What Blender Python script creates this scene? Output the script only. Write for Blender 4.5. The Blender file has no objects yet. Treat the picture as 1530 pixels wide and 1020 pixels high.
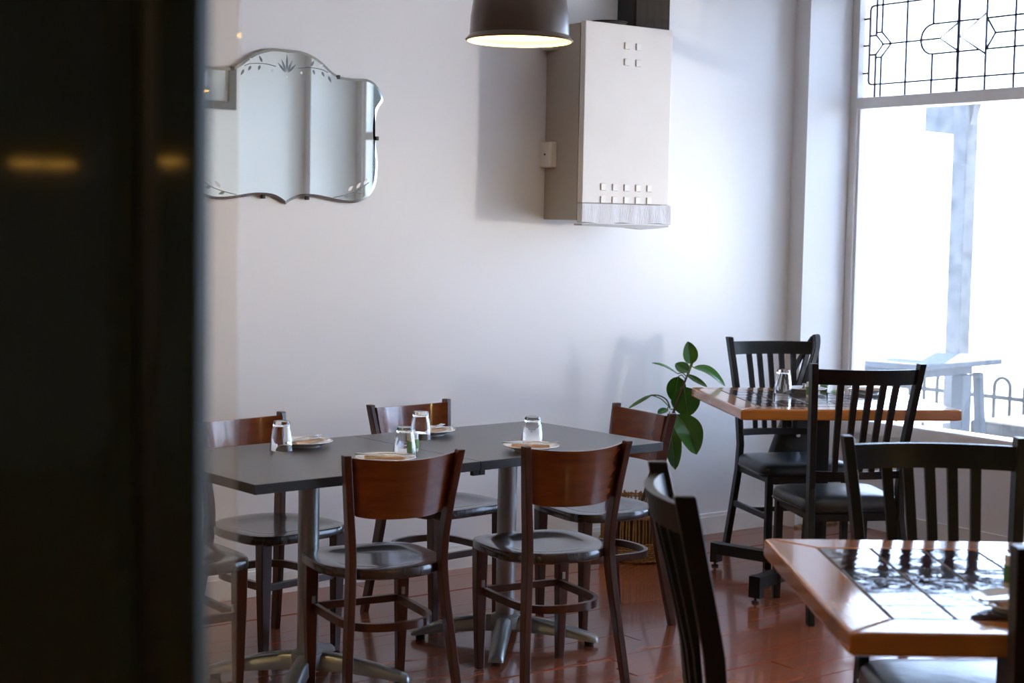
import bpy, bmesh, math, random
from mathutils import Vector, Matrix
random.seed(7)
S = bpy.context.scene
COL = S.collection
PI = math.pi
# ---------------------------------------------------------------- camera, world, lights, exposure
# room frame: x runs along the long white wall (y = 0), the street window wall is x = 2.09, z up
CAM = Vector((-4.233, -5.708, 1.525))
cd = bpy.data.cameras.new('camera'); co = bpy.data.objects.new('camera', cd); COL.objects.link(co)
cd.sensor_width = 36; cd.lens = 2356.1/1530*36; cd.clip_start = .05; cd.clip_end = 200
yaw, pitch, roll = .638, .0731, .019
fh = Vector((math.sin(yaw), math.cos(yaw), 0)); rt = Vector((math.cos(yaw), -math.sin(yaw), 0)); UPV = Vector((0, 0, 1))
fw = fh*math.cos(pitch) - UPV*math.sin(pitch); u0 = fh*math.sin(pitch) + UPV*math.cos(pitch)
r2 = rt*math.cos(roll) + u0*math.sin(roll); u2 = u0*math.cos(roll) - rt*math.sin(roll)
m = Matrix((r2, u2, -fw)).transposed().to_4x4(); m.translation = CAM
co.matrix_world = m
cd.dof.use_dof = True; cd.dof.focus_distance = 5.8; cd.dof.aperture_fstop = 4.5
S.camera = co
S.view_settings.view_transform = 'Standard'; S.view_settings.look = 'None'
S.view_settings.gamma = 1; S.view_settings.use_curve_mapping = False
S.view_settings.exposure = 0.35

W = bpy.data.worlds.new('sky'); S.world = W; W.use_nodes = True
bgn = W.node_tree.nodes['Background']; bgn.inputs[0].default_value = (.50, .68, 1.0, 1); bgn.inputs[1].default_value = 9.0

def light(name, kind, loc, energy, color=(1, 1, 1), size=.1, to=None, **kw):
    l = bpy.data.lights.new(name, kind); o = bpy.data.objects.new(name, l); COL.objects.link(o)
    o.location = loc; l.energy = energy; l.color = color
    if kind == 'AREA': l.size = size
    elif kind == 'SUN': l.angle = size
    else: l.shadow_soft_size = size
    if to is not None: o.rotation_euler = (Vector(to)-Vector(loc)).to_track_quat('-Z', 'Y').to_euler()
    for k, v in kw.items(): setattr(l, k, v)
    return o
light('sun', 'SUN', (20, 6, 20), 22.0, (1, .88, .70), .01, to=(4, -4, 0))
# added spot standing in for low sunlight off the street, comes in level through the clear pane
light('street_glare', 'SPOT', (7.46, -5.75, 1.23), 1050, (1, .92, .80), .12, to=(0.3, -.2, 2.45), spot_size=.46, spot_blend=1.0)

# ---------------------------------------------------------------- materials
def mat(name, col, rough=.5, metal=0, spec=.5, coat=0, noise=0, nscale=5, ncol=None, bump=0, bscale=80, stretch=None, emit=None, estr=0, trans=0, ior=1.45):
    M = bpy.data.materials.new(name); M.use_nodes = True; nt = M.node_tree; b = nt.nodes['Principled BSDF']
    b.inputs['Base Color'].default_value = (*col, 1); b.inputs['Roughness'].default_value = rough; b.inputs['Metallic'].default_value = metal
    b.inputs['Specular IOR Level'].default_value = spec; b.inputs['Coat Weight'].default_value = coat; b.inputs['Coat Roughness'].default_value = .08
    b.inputs['Transmission Weight'].default_value = trans; b.inputs['IOR'].default_value = ior
    if emit: b.inputs['Emission Color'].default_value = (*emit, 1); b.inputs['Emission Strength'].default_value = estr
    if noise or bump:
        tc = nt.nodes.new('ShaderNodeTexCoord'); mp = nt.nodes.new('ShaderNodeMapping'); nt.links.new(tc.outputs['Object'], mp.inputs[0])
        if stretch: mp.inputs['Scale'].default_value = stretch
    if noise:
        n = nt.nodes.new('ShaderNodeTexNoise'); n.inputs['Scale'].default_value = nscale; n.inputs['Detail'].default_value = 5
        nt.links.new(mp.outputs[0], n.inputs['Vector'])
        oi = nt.nodes.new('ShaderNodeObjectInfo'); ad = nt.nodes.new('ShaderNodeVectorMath'); ad.operation = 'ADD'
        sc = nt.nodes.new('ShaderNodeVectorMath'); sc.operation = 'SCALE'; sc.inputs[3].default_value = 37
        cb = nt.nodes.new('ShaderNodeCombineXYZ'); nt.links.new(oi.outputs['Random'], cb.inputs[0]); nt.links.new(oi.outputs['Random'], cb.inputs[1])
        nt.links.new(cb.outputs[0], sc.inputs[0]); nt.links.new(mp.outputs[0], ad.inputs[0]); nt.links.new(sc.outputs[0], ad.inputs[1]); nt.links.new(ad.outputs[0], n.inputs['Vector'])
        r = nt.nodes.new('ShaderNodeValToRGB'); r.color_ramp.elements[0].position = .5-noise*.3; r.color_ramp.elements[1].position = .5+noise*.3
        r.color_ramp.elements[0].color = (*col, 1); r.color_ramp.elements[1].color = (*(ncol or tuple(c*1.4 for c in col)), 1)
        nt.links.new(n.outputs['Fac'], r.inputs[0]); nt.links.new(r.outputs[0], b.inputs['Base Color'])
    if bump:
        n2 = nt.nodes.new('ShaderNodeTexNoise'); n2.inputs['Scale'].default_value = bscale; n2.inputs['Detail'].default_value = 3
        nt.links.new(mp.outputs[0], n2.inputs['Vector']); bp = nt.nodes.new('ShaderNodeBump'); bp.inputs['Strength'].default_value = bump; bp.inputs['Distance'].default_value = .004
        nt.links.new(n2.outputs['Fac'], bp.inputs['Height']); nt.links.new(bp.outputs[0], b.inputs['Normal'])
    return M
def glass_mat(name, tint=(1, 1, 1), haze=.06, hazecol=(.9, .95, 1), rough=.02, bump=0, bscale=120, hscale=3, gl=.06):
    # architectural glass: see-through sheet + surface reflection + a hazy film: dust on the windows, painted reflection on the screen
    M = bpy.data.materials.new(name); M.use_nodes = True; nt = M.node_tree; nt.nodes.clear(); N = nt.nodes.new; L = nt.links.new
    out = N('ShaderNodeOutputMaterial'); tr = N('ShaderNodeBsdfTransparent'); tr.inputs[0].default_value = (*tint, 1)
    g = N('ShaderNodeBsdfGlossy'); g.inputs['Roughness'].default_value = rough; g.inputs[0].default_value = (1, 1, 1, 1)
    lw = N('ShaderNodeFresnel'); lw.inputs[0].default_value = 1.45
    m1 = N('ShaderNodeMixShader'); L(lw.outputs[0], m1.inputs[0]); L(tr.outputs[0], m1.inputs[1]); L(g.outputs[0], m1.inputs[2])
    df = N('ShaderNodeBsdfTranslucent'); df.inputs[0].default_value = (*hazecol, 1); d2 = N('ShaderNodeBsdfDiffuse'); d2.inputs[0].default_value = (*hazecol, 1)
    ds = N('ShaderNodeMixShader'); L(df.outputs[0], ds.inputs[1]); L(d2.outputs[0], ds.inputs[2])
    m2 = N('ShaderNodeMixShader'); L(m1.outputs[0], m2.inputs[1]); L(ds.outputs[0], m2.inputs[2])
    tc = N('ShaderNodeTexCoord'); n = N('ShaderNodeTexNoise'); n.inputs['Scale'].default_value = hscale; n.inputs['Detail'].default_value = 6
    L(tc.outputs['Object'], n.inputs['Vector']); mr = N('ShaderNodeMapRange'); mr.inputs[1].default_value = .3; mr.inputs[2].default_value = .75
    mr.inputs[3].default_value = haze*.5; mr.inputs[4].default_value = haze*1.6; L(n.outputs['Fac'], mr.inputs[0]); L(mr.outputs[0], m2.inputs[0])
    L(m2.outputs[0], out.inputs[0])
    return M

M = {}
M['wall'] = mat('white_wall_paint', (.80, .80, .81), .34, spec=.5, noise=.8, nscale=1.2, ncol=(.84, .84, .85), bump=.12, bscale=9)
M['trimw'] = mat('white_gloss_paint', (.88, .88, .87), .3, noise=.6, nscale=8, ncol=(.82, .81, .80), bump=.1, bscale=30)
M['pier'] = mat('side_face_paint', (.72, .68, .62), .4)
M['ceil'] = mat('ceiling_paint', (.82, .77, .70), .8)
M['board'] = mat('red_floorboard', (.19, .045, .018), .21, coat=.4, noise=1.1, nscale=2.0, ncol=(.34, .10, .042), bump=.015, bscale=7, stretch=(1, 5, 5))
M['subfloor'] = mat('subfloor', (.05, .02, .012), .6)
M['cafe'] = mat('mahogany_stain', (.034, .0085, .0035), .30, coat=.25, noise=.9, nscale=4, ncol=(.07, .018, .006), stretch=(6, 6, .8))
M['cafeback'] = mat('mahogany_veneer', (.095, .021, .005), .26, coat=.45, noise=.9, nscale=5, ncol=(.18, .046, .010), stretch=(.8, 6, 8))
M['seatwood'] = mat('dark_seat_veneer', (.024, .012, .009), .25, coat=.5, noise=.8, nscale=6, ncol=(.042, .021, .015), stretch=(8, 1, 1))
M['laminate'] = mat('charcoal_laminate', (.050, .045, .043), .30, noise=.8, nscale=9, ncol=(.064, .058, .056), stretch=(1, 6, 1), bump=.05, bscale=200)
M['lamedge'] = mat('black_edge_band', (.018, .017, .016), .45)
M['steel'] = mat('grey_cast_metal', (.30, .31, .30), .32, metal=.75, noise=.5, nscale=3, ncol=(.36, .37, .36))
M['blk'] = mat('black_powdercoat', (.007, .0075, .008), .36, spec=.35, bump=.06, bscale=250)
M['vinyl'] = mat('black_vinyl', (.010, .013, .016), .28, spec=.6, bump=.25, bscale=22)
M['oak'] = mat('honey_timber', (.46, .155, .024), .17, coat=.8, noise=.9, nscale=3.2, ncol=(.60, .24, .05), stretch=(1, 9, 9))
M['oaky'] = mat('honey_timber_cross', (.46, .155, .024), .17, coat=.8, noise=.9, nscale=3.2, ncol=(.60, .24, .05), stretch=(9, 1, 9))
M['tile'] = mat('dark_glazed_tile', (.020, .009, .012), .06, coat=.5, noise=.9, nscale=9, ncol=(.075, .035, .035), bump=.7, bscale=14)
M['tileb'] = mat('slate_glazed_tile', (.03, .035, .05), .06, coat=.5, noise=.9, nscale=11, ncol=(.10, .07, .06), bump=.7, bscale=16)
M['grout'] = mat('grout', (.13, .075, .05), .7)
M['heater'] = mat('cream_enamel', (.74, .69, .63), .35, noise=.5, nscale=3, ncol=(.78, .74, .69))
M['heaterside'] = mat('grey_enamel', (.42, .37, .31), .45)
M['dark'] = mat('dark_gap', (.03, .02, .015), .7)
M['paper'] = mat('white_fibre_strip', (.72, .71, .72), .8, noise=.7, nscale=14, ncol=(.8, .8, .82), stretch=(6, 1, 1), bump=.5, bscale=40)
M['flue'] = mat('dark_timber_post', (.022, .015, .009), .7, spec=.2, noise=.9, nscale=5, ncol=(.05, .034, .02), stretch=(8, 8, .7))
M['lampout'] = mat('taupe_enamel', (.10, .072, .055), .3, metal=.35, coat=.3)
M['lampin'] = mat('warm_white_enamel', (.9, .74, .38), .6)
M['bulb'] = mat('lit_bulb', (1, .9, .6), .5, emit=(1.0, .82, .30), estr=5)
M['amber'] = mat('amber_lens', (1, .6, .2), .5, emit=(1.0, .50, .08), estr=14)
M['mirror'] = mat('mirror_silver', (.97, 1.0, .91), .01, metal=1)
M['mirbev'] = mat('mirror_bevel', (.42, .46, .45), .25, metal=1)
M['engrave'] = mat('frosted_engraving', (.22, .25, .25), .35, metal=.6)
M['engravel'] = mat('bright_engraving', (.92, .95, .95), .25)
M['brass'] = mat('dark_clip', (.05, .045, .04), .4, metal=.6)
M['white'] = mat('white_china', (.80, .80, .80), .15, coat=.4)
M['napkin'] = mat('kraft_napkin', (.66, .43, .27), .85, noise=.6, nscale=30, ncol=(.72, .50, .34))
M['cutlery'] = mat('stainless_steel', (.62, .60, .57), .18, metal=1)
M['green'] = mat('green_label', (.10, .26, .06), .5)
M['cream'] = mat('cream_paper', (.80, .76, .66), .7)
M['leaf'] = mat('rubber_leaf', (.022, .11, .014), .22, coat=.3, noise=.7, nscale=5, ncol=(.05, .19, .02))
M['leafrib'] = mat('leaf_rib', (.16, .26, .07), .4)
M['stem'] = mat('plant_stem', (.07, .045, .025), .6)
M['wicker'] = mat('honey_wicker', (.24, .11, .035), .5, noise=.9, nscale=30, ncol=(.48, .27, .10))
M['soil'] = mat('soil', (.02, .014, .01), .9)
M['bag'] = mat('black_nylon', (.008, .008, .009), .45, bump=.6, bscale=30)
M['buckle'] = mat('bright_buckle', (.7, .7, .7), .2, metal=1)
M['dglass'] = mat('dark_door_glass', (.016, .026, .015), .05, spec=.5)
M['stile'] = mat('black_door_stile', (.006, .006, .004), .35)
M['stile2'] = mat('dark_door_edge', (.022, .032, .024), .6, spec=.1)
M['street'] = mat('pale_pavement', (.62, .61, .58), .8, noise=.5, nscale=2, ncol=(.68, .67, .64))
M['post'] = mat('weathered_post', (.05, .055, .06), .7, spec=.2, noise=.9, nscale=14, ncol=(.15, .155, .16))
M['outwood'] = mat('weathered_grey_timber', (.020, .028, .042), .7, noise=.9, nscale=16, ncol=(.045, .058, .075))
M['fence'] = mat('grey_fence_paint', (.035, .040, .042), .6, spec=.2)
M['stone'] = mat('stone_block', (.020, .024, .03), .85, spec=.2, noise=.9, nscale=22, ncol=(.09, .095, .10), bump=.5, bscale=50)
M['stool'] = mat('white_plastic', (.6, .65, .72), .5)
M['lead'] = mat('lead_came', (.06, .05, .075), .5, metal=.3)
M['glass'] = glass_mat('window_glass', haze=.016)
M['rough_glass'] = glass_mat('hammered_glass', haze=.10, hazecol=(.86, .86, .85), hscale=60)
M['bevel_glass'] = glass_mat('bevelled_glass', haze=.20, hazecol=(.8, .8, .82), hscale=4)
M['screen'] = glass_mat('screen_glass', tint=(.99, .965, .93), haze=.07, hazecol=(1, .82, .62), hscale=1)  # warm haze colour stands in for the room's reflection in the sheet
M['cup'] = mat('drinking_glass', (1, 1, 1), .0, trans=1, ior=1.45)
M['frame'] = mat('grey_frame', (.10, .11, .12), .4)
M['print'] = mat('grey_print', (.40, .43, .47), .5, noise=.9, nscale=6, ncol=(.62, .65, .68))

# ---------------------------------------------------------------- mesh helpers
def box(bm, x0, x1, y0, y1, z0, z1, bev=0):
    vs = [bm.verts.new(p) for p in ((x0, y0, z0), (x1, y0, z0), (x1, y1, z0), (x0, y1, z0), (x0, y0, z1), (x1, y0, z1), (x1, y1, z1), (x0, y1, z1))]
    fs = [bm.faces.new([vs[i] for i in f]) for f in ((0, 3, 2, 1), (4, 5, 6, 7), (0, 1, 5, 4), (1, 2, 6, 5), (2, 3, 7, 6), (3, 0, 4, 7))]
    if bev:
        es = list({e for f in fs for e in f.edges})
        bmesh.ops.bevel(bm, geom=es, offset=bev, segments=2, affect='EDGES', clamp_overlap=True)
    return bm
def loft(bm, rings, caps=True, closed=True):
    R = [[bm.verts.new(p) for p in r] for r in rings]; n = len(R[0])
    for a, b in zip(R, R[1:]):
        for i in range(n if closed else n-1):
            bm.faces.new((a[i], a[(i+1) % n], b[(i+1) % n], b[i]))
    if caps:
        bm.faces.new(R[0][::-1]); bm.faces.new(R[-1])
    return R
def tube(bm, pts, r, n=8, caps=True):
    pts = [Vector(p) for p in pts]; rings = []; rr = r if isinstance(r, (list, tuple)) else [r]*len(pts); prev = None
    for i, p in enumerate(pts):
        t = (pts[min(i+1, len(pts)-1)]-pts[max(i-1, 0)]).normalized()
        a = prev if prev is not None else (Vector((0, 0, 1)) if abs(t.z) < .9 else Vector((1, 0, 0)))
        u = (a - t*a.dot(t)).normalized(); v = t.cross(u); prev = u
        rings.append([p+u*math.cos(2*PI*k/n)*rr[i]+v*math.sin(2*PI*k/n)*rr[i] for k in range(n)])
    loft(bm, rings, caps)
def strip(bm, pts, w, h):
    # rectangular bar along a path lying near the xy plane: w across, h up
    pts = [Vector(p) for p in pts]; rings = []
    for i, p in enumerate(pts):
        t = pts[min(i+1, len(pts)-1)]-pts[max(i-1, 0)]; t.z = 0; t.normalize(); nrm = Vector((-t.y, t.x, 0))
        rings.append([p+nrm*w/2-Vector((0, 0, h/2)), p-nrm*w/2-Vector((0, 0, h/2)), p-nrm*w/2+Vector((0, 0, h/2)), p+nrm*w/2+Vector((0, 0, h/2))])
    loft(bm, rings)
def post(bm, pts, sx, sy):
    # upright bar: horizontal rectangle sx by sy carried through the points
    rings = []
    for i, p in enumerate(pts):
        a = (sx[i] if isinstance(sx, (list, tuple)) else sx)/2; b = (sy[i] if isinstance(sy, (list, tuple)) else sy)/2
        rings.append([Vector(p)+Vector(o) for o in ((-a, -b, 0), (a, -b, 0), (a, b, 0), (-a, b, 0))])
    loft(bm, rings)
def lathe(bm, prof, n=32, c=(0, 0, 0), caps=False):
    rings = [[(c[0]+r*math.cos(2*PI*k/n), c[1]+r*math.sin(2*PI*k/n), c[2]+z) for k in range(n)] for r, z in prof]
    loft(bm, rings, caps)
def spline(pts, k=6):
    P = [Vector(p) for p in pts]; out = []
    for i in range(len(P)-1):
        p0, p1, p2, p3 = P[max(i-1, 0)], P[i], P[i+1], P[min(i+2, len(P)-1)]
        for j in range(k):
            t = j/k; out.append(.5*((2*p1)+(p2-p0)*t+(2*p0-5*p1+4*p2-p3)*t*t+(3*p1-p0-3*p2+p3)*t**3))
    out.append(P[-1]); return out
def obj(name, bm, m, parent=None, smooth=False, angle=35, bev=0, loc=None, rz=0):
    bmesh.ops.recalc_face_normals(bm, faces=bm.faces)
    me = bpy.data.meshes.new(name); 
    if smooth:
        for f in bm.faces: f.smooth = True
        for e in bm.edges:
            if len(e.link_faces) == 2 and e.calc_face_angle(0) > math.radians(angle): e.smooth = False
    bm.to_mesh(me); bm.free(); me.materials.append(m if not isinstance(m, str) else M[m])
    o = bpy.data.objects.new(name, me); COL.objects.link(o)
    if parent is not None: o.parent = parent
    if loc is not None: o.location = loc
    if rz: o.rotation_euler.z = rz
    if bev:
        b = o.modifiers.new('b', 'BEVEL'); b.width = bev; b.segments = 2; b.limit_method = 'ANGLE'; b.angle_limit = math.radians(40)
    return o
def B(*a, **k): return box(bmesh.new(), *a, **k)
def bx(name, a, m, parent=None, bev=0, **k):
    return obj(name, box(bmesh.new(), *a), m, parent, bev=bev, **k)
def tag(o, label, cat, group=None):
    o['label'] = label; o['category'] = cat
    if group: o['group'] = group
    return o
def thing(name, label, cat, loc=(0, 0, 0), rz=0, group=None):
    o = bpy.data.objects.new(name, None); COL.objects.link(o); o.location = loc; o.rotation_euler.z = rz; o.empty_display_size = .1
    return tag(o, label, cat, group)
def struct(name, bm, m, parent=None, **k):
    o = obj(name, bm, m, parent, **k); o['kind'] = 'structure'; return o
def dup(root, loc, rz, label, group=None):
    r = root.copy(); COL.objects.link(r); r.location = loc; r.rotation_euler.z = rz; r['label'] = label
    if group: r['group'] = group
    for ch in list(root.children):
        c = ch.copy(); COL.objects.link(c); c.parent = r
        for g in list(ch.children):
            d = g.copy(); COL.objects.link(d); d.parent = c
    return r
def rrect(w, d, r, n=5, cx=0, cy=0, z=0):
    pts = []
    for sx, sy, a0 in ((1, 1, 0), (-1, 1, 90), (-1, -1, 180), (1, -1, 270)):
        for k in range(n+1):
            a = math.radians(a0+90*k/n); pts.append((cx+sx*(w/2-r)+r*math.cos(a), cy+sy*(d/2-r)+r*math.sin(a), z))
    return pts

# ---------------------------------------------------------------- room shell
XW = 2.09; CH = 3.15
fl = struct('floor', B(-11.2, XW+.2, -11.2, .2, -.14, -.021), 'subfloor')
bw = .115; y = -.001; row = 0
lens = [2.9, 3.3, 2.6, 3.1, 3.6]
while y > -7.0:
    x = XW-.005 + random.uniform(0, 1.2)
    first = True
    while x > -5.2:
        L = random.choice(lens)
        x1 = min(x, XW-.003); x0 = x-L
        if x1-x0 > .15:
            bm = bmesh.new(); dz = random.uniform(-.0012, .0012)
            box(bm, x0+.0005, x1-.0005, y-bw+.0012, y-.0012, -.021, dz)
            o = obj('floorboard', bm, 'board', fl)
        x = x0
    y -= bw; row += 1
obj('rear_flooring', box(box(bmesh.new(), -11.2, -5.3-1.2, -7.0, .0, -.021, -.002), -11.2, XW, -11.2, -7.01, -.021, -.002), 'board', fl)
struct('ceiling', B(-11.2, XW+.2, -11.2, .2, CH, CH+.1), 'ceil')
struct('wall_back', B(-11.2, XW+.2, 0, .2, 0, CH), 'wall')
struct('wall_left', B(-11.2, -11.0, -11.2, 0, 0, CH), 'wall')
struct('wall_front', B(-11.0, XW, -11.2, -11.0, 0, CH), 'wall')
# pier that stands 10 cm proud of the long wall at the window corner
pier = struct('trim_1', B(1.768, XW, -.10, 0, 0, CH), 'wall')
# window wall: dado under the sill, head above, solid stretch beyond the shopfront
WY1, WY2 = -.13, -4.84
bm = bmesh.new()
box(bm, XW, XW+.16, -4.84, .0, 0, .50); box(bm, XW, XW+.16, -4.84, .0, 2.80, CH)
box(bm, XW, XW+.16, -11.0, -4.84, 0, CH); box(bm, XW, XW+.16, -.115, .0, .50, 2.80)
struct('wall_right', bm, 'wall')
bm = bmesh.new(); box(bm, 1.69, XW, -5.2, -4.93, 0, CH); box(bm, .15, 1.69, -5.2, -5.02, 0, CH); struct('wall_side', bm, 'wall')
struct('trim_2', box(box(bmesh.new(), XW-.014, XW, -4.84, -.10, .465, .487, .003), XW-.028, XW+.10, -4.84, -.10, .487, .555, .004), 'trimw')
# skirting
def skirt(name, pts):
    bm = bmesh.new(); rings = []
    prof = ((0, 0), (.016, 0), (.016, .085), (.010, .098), (0, .102))
    return bm
bm = bmesh.new(); box(bm, -11, 1.768, -.016, 0, 0, .088); box(bm, -11, 1.768, -.010, 0, .088, .104)
struct('baseboard_back', bm, 'trimw')
bm = bmesh.new(); box(bm, 1.752, 1.768, -.116, -.016, 0, .100); box(bm, 1.768, XW-.016, -.116, -.10, 0, .100); box(bm, XW-.016, XW, -5.55, -.10, 0, .098)
struct('baseboard_right', bm, 'trimw')
# rotten quarter-round along the corner of the pier
bm = bmesh.new(); rnd = random.Random(3); pr = None
rings = []
for i in range(14):
    t = i/13; cx = 1.742+.30*t; cy = -.128-.004*t; h = .016+rnd.uniform(-.006, .006); w = .018+rnd.uniform(-.006, .006)
    rings.append([(cx, cy+.008, .0), (cx, cy-w, .0), (cx, cy-w*.8, h*.7), (cx, cy+.006, h)])
loft(bm, rings); struct('trim_3', bm, mat('split_quarter_round', (.42, .33, .16), .8, noise=.9, nscale=40, ncol=(.15, .10, .06)))

# ---- window_1 frame and glass (clear pane below, leadlight above)
def window(name, y0, y1):
    w = bpy.data.objects.new(name, None); COL.objects.link(w); w['kind'] = 'structure'; w.location = (XW, (y0+y1)/2, .55)
    def p(nm, a, m, bev=.003):
        b = B(*a); bmesh.ops.translate(b, verts=b.verts, vec=(-w.location.x, -w.location.y, -w.location.z)); return obj(nm, b, m, w, bev=bev)
    x0, x1 = XW-.006, XW+.10
    p('frame', (x0, x1, y0, y0+.045, .555, 2.80), 'trimw'); p('frame', (x0, x1, y1-.045, y1, .555, 2.80), 'trimw')
    p('frame', (x0, x1, y0+.045, y1-.045, 2.756, 2.80), 'trimw')
    p('transom', (XW-.012, x1, y0+.045, y1-.045, 2.160, 2.218), 'trimw')
    p('glazing_bead', (XW+.01, XW+.03, y1-.057, y1-.045, .555, 2.16), 'trimw', 0)
    p('pane', (XW+.035, XW+.041, y0+.045, y1-.045, .555, 2.16), 'glass', 0)
    return w, p
w1, P1 = window('window_1', -2.42, -.10)
w2, P2 = window('window_2', -4.82, -2.44)
P2('pane', (XW+.035, XW+.041, -4.775, -2.485, 2.218, 2.756), 'glass', 0)
# leadlight: came network in (y, z) on the window plane; symmetric about y = YM
YM = -1.226; LX = XW+.035
def came(pts, w=.0085):
    bm = bmesh.new(); P = [Vector((LX-w1.location.x, a-w1.location.y, b-w1.location.z)) for a, b in pts]; rings = []
    for i, q in enumerate(P):
        t = (P[min(i+1, len(P)-1)]-P[max(i-1, 0)]).normalized(); n = Vector((0, -t.z, t.y))
        rings.append([q+n*w/2+Vector((-.004, 0, 0)), q-n*w/2+Vector((-.004, 0, 0)), q-n*w/2+Vector((.004, 0, 0)), q+n*w/2+Vector((.004, 0, 0))])
    loft(bm, rings); obj('lead_came', bm, 'lead', w1)
TOP, BOT, ZC = 2.756, 2.218, 2.487
ZI, ZO = 2.286, 2.687          # inner frame
half = []
arc = lambda cy, cz, r, a0, a1, n=7: [(cy+r*math.cos(math.radians(a0+(a1-a0)*i/n)), cz+r*math.sin(math.radians(a0+(a1-a0)*i/n))) for i in range(n+1)]
half.append([(YM, ZI), (-.205, ZI)]+[( -.182-.023+.023*math.cos(math.radians(a)), ZI+.023+.023*math.sin(math.radians(a))) for a in (-90, -60, -30, 0)]+[(-.182, ZC)])
half.append([(-.182, ZC)]+[(-.205+.023*math.cos(math.radians(a)), ZO-.023+.023*math.sin(math.radians(a))) for a in (0, 30, 60, 90)]+[(YM, ZO)])
for z in (2.346, ZC, 2.624): half.append([(-.14, z), (-.182, z)])
for z in (2.438, 2.535): half.append([(-.182, z), (-.225, z)])
half.append([(-.225, TOP), (-.225, 2.535), (-.271, ZC), (-.225, 2.438), (-.225, BOT)])
half.append([(-.261, TOP), (-.261, 2.549), (-.323, ZC), (-.261, 2.423), (-.261, BOT)])
for z in (2.549, 2.423): half.append([(-.225, z), (-.261, z)])
half.append([(-.271, ZC), (-.624, ZC)])
half.append([(-.421, TOP), (-.421, BOT)])
half.append([(-.585, TOP), (-.585, 2.561)]); half.append([(-.585, 2.414), (-.585, BOT)])
half.append([(-.74, 2.561), (-.585, 2.561)]+[(-.585+.073*math.sin(math.radians(a)), ZC+.0735*math.cos(math.radians(a))) for a in range(20, 180, 20)]+[(-.585, 2.414), (-.74, 2.414)])
half.append([(-.74, TOP), (-.74, BOT)])
half.append([(-.74, 2.556), (-.627, ZC), (-.74, 2.418)])
half.append([(-.903, 2.587), (-.746, ZC), (-.903, 2.391)])
half.append([(-.74, 2.561), (-.86, 2.561)]); half.append([(-.74, 2.414), (-.86, 2.414)])
half.append([(-.903, TOP), (-.903, BOT)])
half.append([(-.903, 2.561), (YM, 2.561)]); half.append([(-.903, 2.414), (YM, 2.414)])
half.append([(-.908, 2.557), (-.955, ZC), (-.908, 2.418)]); half.append([(-.955, ZC), (YM, ZC)])
half.append([(-1.066, TOP), (-1.066, BOT)])
for pts in half:
    came(pts, .014 if pts[0][0] == -.74 and len(pts) == 2 and pts[1][0] == -.74 else .0085)
    came([(2*YM-a, b) for a, b in pts], .0085)
came([(YM, TOP), (YM, BOT)])
# glass pieces of the leadlight: hammered border, clear field, bevelled diamonds
def piece(poly, m, x=LX):
    bm = bmesh.new(); r = [[(x+dx-w1.location.x, a-w1.location.y, b-w1.location.z) for a, b in poly] for dx in (-.0015, .0015)]
    loft(bm, r); obj('leaded_pane', bm, m, w1)
rows = [BOT, ZI, 2.414, ZC, 2.561, ZO, TOP]
cols = [-.145, -.182, -.225, -.261, -.421, -.585, -.74, -.903, -1.066, YM]
for side in (0, 1):
    f = (lambda a: a) if side == 0 else (lambda a: 2*YM-a)
    for i in range(len(cols)-1):
        for j in range(len(rows)-1):
            edge = i == 0 or j in (0, len(rows)-2)
            a0, a1 = cols[i], cols[i+1]
            piece([(f(a0), rows[j]), (f(a1), rows[j]), (f(a1), rows[j+1]), (f(a0), rows[j+1])], 'rough_glass' if edge else 'glass')
    for poly in ([(-.738, 2.553), (-.63, ZC), (-.738, 2.421)], [(-.901, 2.583), (-.75, ZC), (-.901, 2.395)]):
        piece([(f(a), b) for a, b in poly], 'bevel_glass', LX-.006)

# ---------------------------------------------------------------- dark glazed door close by on the left
dn = Vector((-.596, -.803, 0)); dt = Vector((.803, -.596, 0)); D0 = Vector((-3.797, -4.786, 0))  # free edge of the door
dr = bpy.data.objects.new('door_1', None); COL.objects.link(dr); dr['kind'] = 'structure'; dr.location = D0; dr.rotation_euler.z = math.atan2(dt.y, dt.x)
def dp(nm, x0, x1, y0, y1, z0, z1, m, bev=.002): return bx(nm, (x0, x1, y0, y1, z0, z1), m, dr, bev)
dp('stile', -.026, 0, -.001, .035, .003, 2.35, 'stile2'); dp('stile', -.040, -.026, .004, .035, .003, 2.35, 'stile')
dp('glass_bead', -.058, -.040, .000, .035, .003, 2.35, 'stile2')
dp('dark_pane', -.62, -.058, .006, .030, .12, 2.26, 'dglass', 0)
dp('dark_pane', -.0255, -.0015, -.0022, -.001, .12, 2.26, 'dglass', 0)
dp('rail', -.62, -.058, 0, .035, .003, .12, 'stile', 0); dp('rail', -.62, -.058, 0, .035, 2.26, 2.35, 'stile', 0)
dp('stile', -.70, -.62, 0, .035, .003, 2.35, 'stile')
# fixed clear glass screen beyond the door
gs = bpy.data.objects.new('window_3', None); COL.objects.link(gs); gs['kind'] = 'structure'
gs.location = (-3.231, -3.712, 0); gs.rotation_euler.z = math.atan2(dt.y, dt.x)
bx('glass_sheet', (-.155, 0, -.005, .005, .0, CH), 'screen', gs)
bx('glazing_channel', (-.155, 0, -.010, .010, .0, .02), 'steel', gs)

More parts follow.
